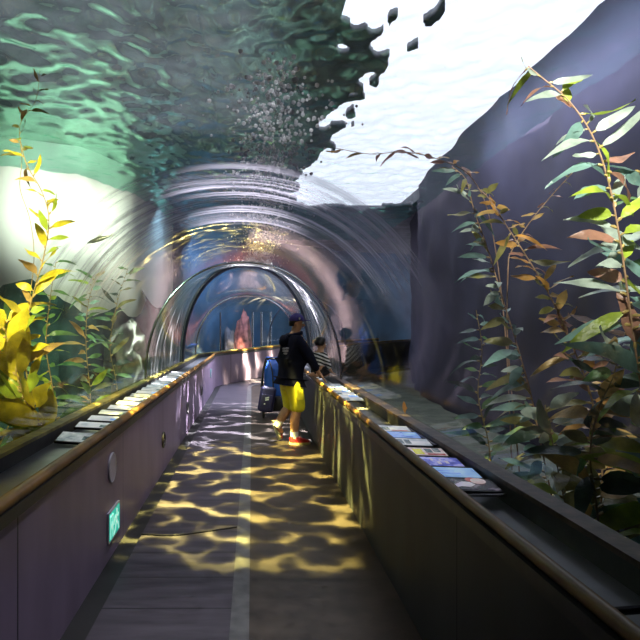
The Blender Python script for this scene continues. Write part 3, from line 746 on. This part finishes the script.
def face(t, body, c, f, r, up, s, skin, brow=HAIR):
    """features on a head centred at c looking along f (r = the person's right)"""
    c, f, r, up = map(Vector, (c, f, r, up))
    for side in (-1, 1):
        bm = bmesh.new(); ball(bm, c + (f * .083 + r * .033 * side + up * .005) * s, (.013 * s,) * 3, 2); e = obj('eye', bm, EYE_W, t)
        bm = bmesh.new(); ball(bm, c + (f * .0925 + r * .034 * side + up * .005) * s, (.006 * s,) * 3, 1); sub('iris', bm, BLACK, e)
        bm = bmesh.new(); rot = Matrix((r, f, up)).transposed()
        ball(bm, c + (f * .088 + r * .034 * side + up * .027) * s, (.019 * s, .006 * s, .005 * s), 1, rot); obj('eyebrow', bm, brow, t)
        bm = bmesh.new(); ball(bm, c + (r * .079 * side - f * .005 - up * .008) * s, (.012 * s, .022 * s, .033 * s), 2, rot); obj('ear', bm, skin, t)
    bm = bmesh.new()
    loft(bm, [[c + (f * a + r * w * math.cos(2 * PI * k / 8) + up * (z + h * math.sin(2 * PI * k / 8))) * s for k in range(8)] for a, w, z, h in ((.075, .016, -.015, .030), (.100, .015, -.024, .016), (.112, .009, -.028, .008))]); obj('nose', bm, skin, t)
    bm = bmesh.new(); rot = Matrix((r, f, up)).transposed(); ball(bm, c + (f * .084 - up * .055) * s, (.024 * s, .010 * s, .008 * s), 2, rot); obj('mouth', bm, LIP, t)

# --- the man
a_ = math.radians(22); fv = Vector((math.cos(a_), math.sin(a_), 0)); rv = Vector((math.sin(a_), -math.cos(a_), 0)); UP = Vector((0, 0, 1)); HC = Vector((.535, 8.22, 0))
def q(f, r, z): return HC + fv * f + rv * r + UP * z
man = thing('person', 'man in navy cap, dark jacket, yellow shorts and red shoes at the right handrail', 'person', HC)
V = []; E = []; R = []
def vv(p, r, par=None):
    V.append(p); R.append(r if isinstance(r, tuple) else (r, r))
    if par is not None: E.append((par, len(V) - 1))
    return len(V) - 1
pel = vv(q(0, 0, .93), (.145, .11)); wa = vv(q(.01, 0, 1.10), (.14, .105), pel); ch = vv(q(.02, 0, 1.30), (.165, .115), wa); nk0 = vv(q(.04, 0, 1.46), .075, ch)
nk = vv(q(.065, 0, 1.52), .056, nk0); jw = vv(q(.095, 0, 1.58), (.066, .074), nk); hd = vv(q(.09, 0, 1.645), (.078, .092), jw); cr = vv(q(.085, 0, 1.70), (.066, .078), hd)
sr = vv(q(.04, .19, 1.43), .066, ch); er = vv(q(.19, .235, 1.15), .046, sr); wr = vv(q(.335, .17, .955), .030, er)
sl = vv(q(.04, -.19, 1.43), .066, ch); el = vv(q(.24, -.24, 1.22), .046, sl); wl = vv(q(.20, -.07, 1.405), .030, el)
kneeR, ankR = q(.05, .10, .50), q(-.0, .10, .085)
kneeL, ankL = q(.05, -.12, .50), q(-.15, -.14, .22)
hr = vv(q(0, .095, .86), .092, pel); kr = vv(kneeR, .070, hr); cfR = vv(q(.005, .10, .33), .074, kr); ar = vv(ankR, .046, cfR); vv(q(.12, .12, .045), (.042, .03), ar)
hl = vv(q(0, -.095, .86), .092, pel); kl = vv(kneeL, .070, hl); cfL = vv(q(-.055, -.125, .37), .072, kl); al = vv(ankL, .046, cfL); vv(q(-.06, -.15, .10), (.042, .03), al)
hand_chain(V, E, R, wr, V[wr], (.55, .0, -.62), (.5, 0, -.8), 1.0, .8)
hand_chain(V, E, R, wl, V[wl], fv * -.35 + UP * .8 + rv * .3, -fv, 1.0, .8)
obj('body', skin(V, E, R, pel), SKIN, man)
ah = math.radians(-8); fh = Vector((math.cos(ah), math.sin(ah), 0)); rh = Vector((math.sin(ah), -math.cos(ah), 0))
face(man, None, q(.092, 0, 1.632), fh, rh, UP, 1.0, SKIN)
# jacket: torso, sleeves, hood folds
V = []; E = []; R = []
pz = vv(q(-.01, 0, .885), (.195, .185)); p0 = vv(q(0, 0, .965), (.195, .17), pz); p1 = vv(q(.01, 0, 1.10), (.185, .155), p0); p2 = vv(q(.015, 0, 1.29), (.205, .165), p1); p3 = vv(q(.03, 0, 1.44), (.125, .105), p2)
for s, el_, wr_ in ((1, q(.185, .235, 1.15), q(.31, .18, .985)), (-1, q(.24, -.24, 1.22), q(.205, -.09, 1.37))):
    m_ = vv(q(.035, .19 * s, 1.41), .092, p2); e_ = vv(el_, .070, m_); vv(wr_, .052, e_)
obj('jacket', skin(V, E, R, p0), NAVY, man)
bm = bmesh.new(); tube(bm, [q(.045 + .10 * math.cos(t), .10 * math.sin(t), 1.485 + .02 * math.cos(t)) for t in [2 * PI * k / 20 for k in range(21)]], .028, 8, False); col = obj('collar', bm, NAVY, man)
V = []; E = []; R = []
h0 = vv(q(-.08, 0, 1.48), (.10, .055)); h1 = vv(q(-.12, 0, 1.40), (.11, .055), h0); vv(q(-.125, 0, 1.30), (.08, .04), h1)
obj('hood', skin(V, E, R, h0), NAVY, man)
bm = bmesh.new()
for (u, w, ru, rw) in ((0, 0, .05, .018), (.02, .035, .03, .014), (-.03, .03, .022, .012), (.0, -.035, .035, .012)):
    n_ = (-fv * .8 + rv * .6); uu = UP.cross(n_).normalized()
    poly(bm, [(u + ru * math.cos(2 * PI * k / 12), w + rw * math.sin(2 * PI * k / 12)) for k in range(12)], q(-.125, .10, 1.26), uu, UP, n_, .012)
obj('back_emblem', bm, EMB, man, label='faded grey print on the back of the jacket')
# shorts
V = []; E = []; R = []
p0 = vv(q(-.01, 0, .90), (.15, .14)); vv(q(.0, 0, .99), (.13, .12), p0)
for s, kn in ((1, kneeR), (-1, kneeL)):
    m_ = vv(q(-.01, .09 * s, .80), .135, p0); n_ = vv(q(.025, .10 * s, .66), .122, m_); n2 = vv(kn + Vector((0, 0, .03)), .114, n_); vv(kn - UP * .075 + (kn - q(.025, .10 * s, .66)) * .1, .108, n2)
obj('shorts', skin(V, E, R, p0), YEL, man)
bm = bmesh.new(); poly(bm, [(-.05, -.07), (.05, -.07), (.05, .07), (-.05, .07)], q(.02, .213, .68), fv, UP, rv, .012); obj('pocket', bm, YEL, man)
# shoes and socks
def shoe(toe, up_, heel, upper, name='shoe'):
    """heel = world point of the heel on the sole, toe = unit direction heel->toe, up_ = out of the sole upwards"""
    toe = Vector(toe).normalized(); up_ = Vector(up_).normalized(); sd = toe.cross(up_).normalized(); heel = Vector(heel)
    prof = [(0, .030, .075), (.03, .040, .095), (.08, .040, .098), (.12, .040, .080), (.17, .047, .060), (.22, .046, .048), (.26, .036, .036), (.28, .016, .026)]
    bm = bmesh.new()
    loft(bm, [[heel + toe * x + sd * w * cx_ + up_ * (.022 + h * cy_) for cx_, cy_ in ((-1, 0), (-1, .4), (-.72, .85), (0, 1), (.72, .85), (1, .4), (1, 0))] for x, w, h in prof]); sh = obj(name, bm, upper, man)
    bm = bmesh.new()
    loft(bm, [[heel + toe * (x * 1.02 - .003) + sd * (w + .006) * cx_ + up_ * z for cx_, z in ((-1, 0), (-1, .026), (1, .026), (1, 0))] for x, w, h in prof]); sub('sole', bm, SOLE, sh, label='pale sole')
    bm = bmesh.new()
    for x in (.12, .145, .17): tube(bm, [heel + toe * x + sd * s * .03 + up_ * (.088 - (x - .12) * .4 - abs(s) * .012) for s in (-1, -.4, .4, 1)], .004, 5)
    sub('laces', bm, WHITE, sh)
    return sh
shoe((1, .12, 0), UP, q(-.07, .10, .0), RED)
dn = (fv * .34 - UP * .94).normalized(); shoe(dn, (fv * .94 + UP * .34), ankL + Vector((-.055, .02, .06)), RED)
for p, d in ((ankR, UP), (ankL, (kneeL - ankL).normalized())):
    bm = bmesh.new(); tube(bm, [p - d * .02, p + d * .04, p + d * .085], [.056, .056, .055], 14); obj('sock', bm, WHITE, man, label='white ankle sock')
# cap
hc = q(.085, 0, 1.665); bm = bmesh.new(); rings = []
for j in range(7):
    t = PI / 2 * j / 6.5
    rings.append([hc + fh * (.108 * math.cos(t) * math.cos(2 * PI * k / 20)) + rh * (.092 * math.cos(t) * math.sin(2 * PI * k / 20)) + UP * (.005 + .105 * math.sin(t)) for k in range(20)])
loft(bm, rings); cap = obj('cap', bm, CAP, man)
bm = bmesh.new(); br = []
for k in range(13):
    t = -1.05 + 2.1 * k / 12; i_ = hc + fh * .102 * math.cos(t) + rh * .090 * math.sin(t) + UP * .012; o_ = hc + fh * (.10 + .085 * math.cos(t * 1.2)) + rh * .080 * math.sin(t) + UP * (.012 - .012 * math.cos(t))
    br.append([i_, o_, o_ + UP * .008, i_ + UP * .010])
loft(bm, br); sub('brim', bm, CAP, cap)
bm = bmesh.new(); poly(bm, [(.012 * math.cos(2 * PI * k / 12), .016 * math.sin(2 * PI * k / 12)) for k in range(12)], hc + rh * .082 + fh * .045 + UP * .035, fh, UP, rh, .010); sub('cap_emblem', bm, WHITE, cap, label='small white mark')
bm = bmesh.new(); ball(bm, hc + UP * .112, .010, 1); sub('button', bm, CAP, cap)
bm = bmesh.new(); loft(bm, [[hc + fh * (x + .0) * 1 + rh * (.085 * math.sin(2 * PI * k / 16)) * sc + fh * (.098 * math.cos(2 * PI * k / 16)) * sc + UP * z for k in range(16)] for x, sc, z in ((-.012, .90, .02), (-.030, .80, -.03), (-.040, .62, -.07))]); obj('hair', bm, HAIR, man)

# --- the child on the trough
ac = math.radians(32); cf = Vector((math.cos(ac), math.sin(ac), 0)); cr_ = Vector((math.sin(ac), -math.cos(ac), 0)); KC = Vector((.975, 8.66, 0))
def w(f, r, z): return KC + cf * f + cr_ * r + UP * z
kid = thing('person', 'small child in a striped shirt kneeling on the right trough beside the man', 'person', KC + UP * .87)
V = []; E = []; R = []
pl = vv(w(-.02, 0, .99), (.085, .075)); t1 = vv(w(-.01, 0, 1.08), (.085, .068), pl); t2 = vv(w(.0, 0, 1.18), (.09, .07), t1); n1 = vv(w(.015, 0, 1.245), .04, t2); j1 = vv(w(.03, 0, 1.285), (.05, .055), n1); h1 = vv(w(.025, 0, 1.345), (.068, .074), j1); vv(w(.02, 0, 1.39), (.058, .064), h1)
arms = []
for s in (1, -1):
    a0 = vv(w(.0, .105 * s, 1.19), .036, t2); a1 = vv(w(.04, .135 * s, 1.07), .028, a0); a2 = vv(w(.10, .12 * s, .97), .020, a1); arms.append((s, a2))
    l0 = vv(w(.0, .055 * s, .96), .055, pl); l1 = vv(w(.11, .07 * s, .905), .043, l0); l2 = vv(w(-.08, .07 * s, .90), .032, l1); vv(w(-.14, .07 * s, .895), (.024, .02), l2)
for s, i_ in arms: hand_chain(V, E, R, i_, V[i_], (.5, .2, -.6), (.6, .2, .2), .62, .7)
obj('body', skin(V, E, R, pl), SKIN_K, kid)
face(kid, None, w(.027, 0, 1.33), cf, cr_, UP, .82, SKIN_K)
V = []; E = []; R = []
s0 = vv(w(-.02, 0, .985), (.115, .10)); s1 = vv(w(-.01, 0, 1.08), (.112, .092), s0); s2 = vv(w(.0, 0, 1.175), (.115, .09), s1); vv(w(.01, 0, 1.235), (.055, .05), s2)
for s in (1, -1):
    m_ = vv(w(.0, .10 * s, 1.18), .052, s2); e_ = vv(w(.04, .135 * s, 1.07), .044, m_); vv(w(.09, .122 * s, .99), .034, e_)
obj('striped_shirt', skin(V, E, R, s0), STRIPE, kid)
V = []; E = []; R = []
s0 = vv(w(-.02, 0, .975), (.105, .09))
for s in (1, -1):
    m_ = vv(w(.02, .06 * s, .945), .068, s0); k_ = vv(w(.115, .07 * s, .915), .054, m_); vv(w(-.07, .075 * s, .91), .042, k_)
obj('trousers', skin(V, E, R, s0), PANTS, kid)
hc2 = w(.02, 0, 1.352); bm = bmesh.new(); rings = []
for j in range(9):
    t = -.55 + (PI / 2 + .5) * j / 8.2; back = .012 if j < 4 else 0
    rings.append([hc2 + cf * (.086 * math.cos(t) * math.cos(2 * PI * k / 20) * (1 if math.cos(2 * PI * k / 20) < .35 or j > 3 else .55) - back) + cr_ * (.080 * math.cos(t) * math.sin(2 * PI * k / 20)) + UP * (.01 + .088 * math.sin(t)) for k in range(20)])
loft(bm, rings); obj('hair', bm, HAIR, kid)

# ------------------------------------------------------------------ stroller and bag
BLUE = mat('canopy_blue', (.02, .10, .52), .6, 0, .2, 8, .2); BLK = mat('stroller_black', (.012, .012, .014), .5, 0, .3, 12); BAGM = mat('bag_navy', (.022, .02, .075), .55, 0, .3, 10, .2)
SC = Vector((.40, 10.7, 0)); st = thing('stroller', 'black-framed stroller with a bright blue back standing beyond the man', 'stroller', SC)
def sp(x, y, z): return SC + Vector((x, y, z))
bm = bmesh.new(); rings = []
for j in range(13):                                              # back rest and hood: one curved shell
    z = .36 + .70 * j / 12; y = -.10 - .06 * (j / 12) + (.16 * _sm(.7, 1.0, j / 12)); wd = .185 - .03 * _sm(.75, 1, j / 12)
    rings.append([sp(wd * math.cos(u), y - .07 * math.sin(u), z) for u in [PI * k / 12 for k in range(13)]] + [sp(wd * .93 * math.cos(u), y - .045 * math.sin(u) + .02, z) for u in [PI * k / 12 for k in range(12, -1, -1)]])
loft(bm, rings); obj('canopy', bm, BLUE, st)
bm = bmesh.new(); rbox(bm, sp(0, .10, .44), (.34, .38, .10), .04); obj('seat', bm, BLK, st)
bm = bmesh.new(); rbox(bm, sp(0, -.02, .25), (.34, .52, .26), .04); obj('basket', bm, BLK, st)
for s in (-1, 1):
    bm = bmesh.new(); tube(bm, smooth_path([sp(.20 * s, .34, .12), sp(.21 * s, .10, .42), sp(.21 * s, -.12, .78), sp(.18 * s, -.20, .94), sp(.16 * s, -.26, 1.02)], 6), .014, 8); obj('side_frame', bm, BLK, st)
    bm = bmesh.new(); tube(bm, [sp(.20 * s, -.28, .12), sp(.21 * s, -.06, .46)], .013, 8); obj('rear_leg', bm, BLK, st)
    for y in (-.30, .36):
        bm = bmesh.new(); torus(bm, sp(.20 * s, y, .10), .078, .022, (1, 0, 0), 24, 8); wh = obj('wheel', bm, BLK, st)
        bm = bmesh.new(); disc(bm, sp(.20 * s, y, .10), .06, (1, 0, 0), .02, 20); sub('hub', bm, SILV, wh)
bm = bmesh.new(); tube(bm, smooth_path([sp(-.16, -.26, 1.02), sp(-.13, -.31, 1.04), sp(0, -.33, 1.04), sp(.13, -.31, 1.04), sp(.16, -.26, 1.02)], 5), .018, 8); obj('handle', bm, BLK, st)
BC = Vector((.255, 10.28, .12)); bg = thing('bag', 'navy shoulder bag with a small white mark hanging from the stroller', 'bag', BC)
bm = bmesh.new(); rbox(bm, BC + Vector((0, 0, .23)), (.27, .15, .44), .06, Matrix.Rotation(.16, 3, 'Y'), 4); obj('bag_body', bm, BAGM, bg)
bm = bmesh.new(); rbox(bm, BC + Vector((-.01, -.083, .20)), (.20, .03, .24), .012, Matrix.Rotation(.16, 3, 'Y')); pk = obj('front_pocket', bm, BAGM, bg)
bm = bmesh.new(); O2 = BC + Vector((0, -.099, .24))
for pg in ([(-.03, .03), (.035, .045), (.035, .02), (-.03, .008)], [(-.03, .0), (.03, .012), (.03, -.014), (-.03, -.026)], [(-.055, -.07), (-.03, -.065), (-.03, -.085), (-.055, -.09)]): poly(bm, pg, O2, (1, 0, 0), (0, 0, 1), (0, -1, 0), .004)
sub('white_mark', bm, WHITE, pk)
bm = bmesh.new(); tube(bm, smooth_path([BC + Vector((-.10, 0, .44)), BC + Vector((-.06, .03, .70)), BC + Vector((.02, .06, .90)), BC + Vector((.09, .03, .72)), BC + Vector((.11, 0, .42))], 6), .012, 8); obj('strap', bm, BLK, bg)

# ------------------------------------------------------------------ light
Wd = bpy.data.worlds.new('sky'); bpy.context.scene.world = Wd; Wd.use_nodes = True
bgn = Wd.node_tree.nodes['Background']; bgn.inputs['Color'].default_value = (.90, .88, 1.0, 1); bgn.inputs['Strength'].default_value = 2.5

def aim(o, to): o.rotation_euler = (Vector(to) - o.location).to_track_quat('-Z', 'Y').to_euler()
def area(name, loc, to, size, power, col):
    l = bpy.data.lights.new(name, 'AREA'); l.shape = 'RECTANGLE'; l.size, l.size_y = size; l.energy = power; l.color = col
    o = bpy.data.objects.new(name, l); C.objects.link(o); o.location = loc; aim(o, to); return o
def spot(name, loc, to, power, col, ang, blend=.5, rad=.02, ripple=None):
    l = bpy.data.lights.new(name, 'SPOT'); l.energy = power; l.color = col; l.spot_size = math.radians(ang); l.spot_blend = blend; l.shadow_soft_size = rad
    o = bpy.data.objects.new(name, l); C.objects.link(o); o.location = loc; aim(o, to)
    if ripple:                                                # caustic ripple pattern put into the beam of an added light
        l.use_nodes = True; N, L = l.node_tree.nodes, l.node_tree.links
        em = next(n for n in N if n.type == 'EMISSION')
        tc = N.new('ShaderNodeTexCoord'); sep = N.new('ShaderNodeSeparateXYZ'); L.new(tc.outputs['Normal'], sep.inputs[0])
        cmb = N.new('ShaderNodeCombineXYZ')
        L.new(math_node(N, L, 'DIVIDE', sep.outputs[0], sep.outputs[2]), cmb.inputs[0]); L.new(math_node(N, L, 'DIVIDE', sep.outputs[1], sep.outputs[2]), cmb.inputs[1])
        nz = N.new('ShaderNodeTexNoise'); nz.inputs['Scale'].default_value = ripple * .7; nz.inputs['Detail'].default_value = 2; L.new(cmb.outputs[0], nz.inputs['Vector'])
        mixv = N.new('ShaderNodeVectorMath'); mixv.operation = 'MULTIPLY_ADD'; L.new(nz.outputs['Color'], mixv.inputs[0]); mixv.inputs[1].default_value = (.9 / ripple * 1.4,) * 3; L.new(cmb.outputs[0], mixv.inputs[2])
        vo = N.new('ShaderNodeTexVoronoi'); vo.feature = 'SMOOTH_F1'; vo.inputs['Smoothness'].default_value = .35; vo.inputs['Scale'].default_value = ripple; L.new(mixv.outputs[0], vo.inputs['Vector'])
        v = math_node(N, L, 'POWER', math_node(N, L, 'MULTIPLY', vo.outputs['Distance'], 1.35, clamp=True), 11.0)
        L.new(math_node(N, L, 'MULTIPLY_ADD', v, 26.0, .09), em.inputs['Strength'])
    return o
spot('ripple_fill_yellow', (-.9, 6.2, 4.35), (.25, 6.2, 0), 560, (1.0, .83, .22), 60, .5, .012, 17)  # added light, stands in for daylight rippling through the water
spot('ripple_fill_white', (.9, 10.2, 4.35), (-.5, 10.2, 0), 620, (.92, .88, 1.0), 66, .5, .012, 17)  # added white counterpart for the ripples farther along, no fixture
spot('far_fill', (.5, 14.0, 4.35), (.1, 14.0, 0), 3000, (.88, .85, 1.0), 70, .7, .1)  # added overhead light to brighten the far floor
spot('far_wall_fill', (1.2, 16.2, 4.3), (.3, 18.4, .5), 1100, (1.0, .84, .50), 60, .8, .03, 9)  # added warm light to brighten the wall past the bend
spot('glow_lamp', (-3.9, 6.4, 3.9), (-3.2, 11.6, 3.85), 2600, (.92, 1.0, .90), 44, 1.0, .3)
spot('glow_lamp', (-3.2, 9.6, 3.9), (-2.4, 13.8, 3.5), 1500, (.95, 1.0, .88), 50, 1.0, .3)
spot('left_kelp_fill', (-1.9, 2.2, 3.6), (-2.1, 5.1, 2.2), 1700, (1.0, .92, .50), 46, .8, .1)  # added front light so the left kelp reads bright
spot('green_fill', (-3.6, 6.0, 4.2), (-2.4, 9.2, 1.0), 500, (.55, 1.0, .70), 70, .8, .2)  # added fill giving the left kelp area its teal tone
spot('right_kelp_fill', (1.7, 1.6, 3.9), (2.35, 4.6, 2.2), 1000, (1.0, .97, .88), 50, 1.0, .1)  # added light from the viewer's side for the right kelp
area('wall_top_fill', (3.5, 7.5, 4.9), (4.15, 7.5, 4.4), (6, .15), 190, (.85, .80, 1.0))  # added strip light lifting the top of the right tank wall
for k in range(8): spot('crown_fill', (.1, 2.6 + 1.15 * k, 4.3), (AC + .08, 2.6 + 1.15 * k, 2.4), 300, (.94, .92, 1.0), 34, .8, .02)  # added row of lights to make the crown bubbles sparkle
area('roof_fill', (-1.6, 7.5, 4.62), (-1.6, 7.51, 6), (3.5, 6), 60, (.92, .95, 1.0))  # added uplight over the water, unseen from below, to brighten the roof
area('blue_fill', (-.2, 19.5, 4.3), (-.6, 21.5, 1.5), (3, 1), 190, (.40, .65, 1.0))  # added light turning the far tank wall blue
area('blue_fill', (-1.6, 14.5, 4.3), (-1.8, 16.5, 1.5), (1.0, .8), 20, (.4, .65, 1.0))  # second added blue light, nearer the bend

# ------------------------------------------------------------------ camera
cam = bpy.data.cameras.new('camera'); co = bpy.data.objects.new('camera', cam); C.objects.link(co)
co.location = (0, 0, EYE); co.rotation_euler = (PI / 2, 0, 0)
cam.sensor_width = 36; cam.sensor_fit = 'HORIZONTAL'; cam.lens = 36 * F / 640; cam.shift_x = (320 - CX) / 640; cam.shift_y = (HY - 320) / 640; cam.clip_start = .05
sc = bpy.context.scene; sc.camera = co
sc.view_settings.view_transform = 'Standard'; sc.view_settings.look = 'None'; sc.view_settings.exposure = 0; sc.view_settings.gamma = 1; sc.view_settings.use_curve_mapping = False
sc.cycles.max_bounces = 10; sc.cycles.transparent_max_bounces = 24; sc.cycles.glossy_bounces = 4; sc.cycles.caustics_reflective = False; sc.cycles.caustics_refractive = False
sc.cycles.sample_clamp_indirect = 4
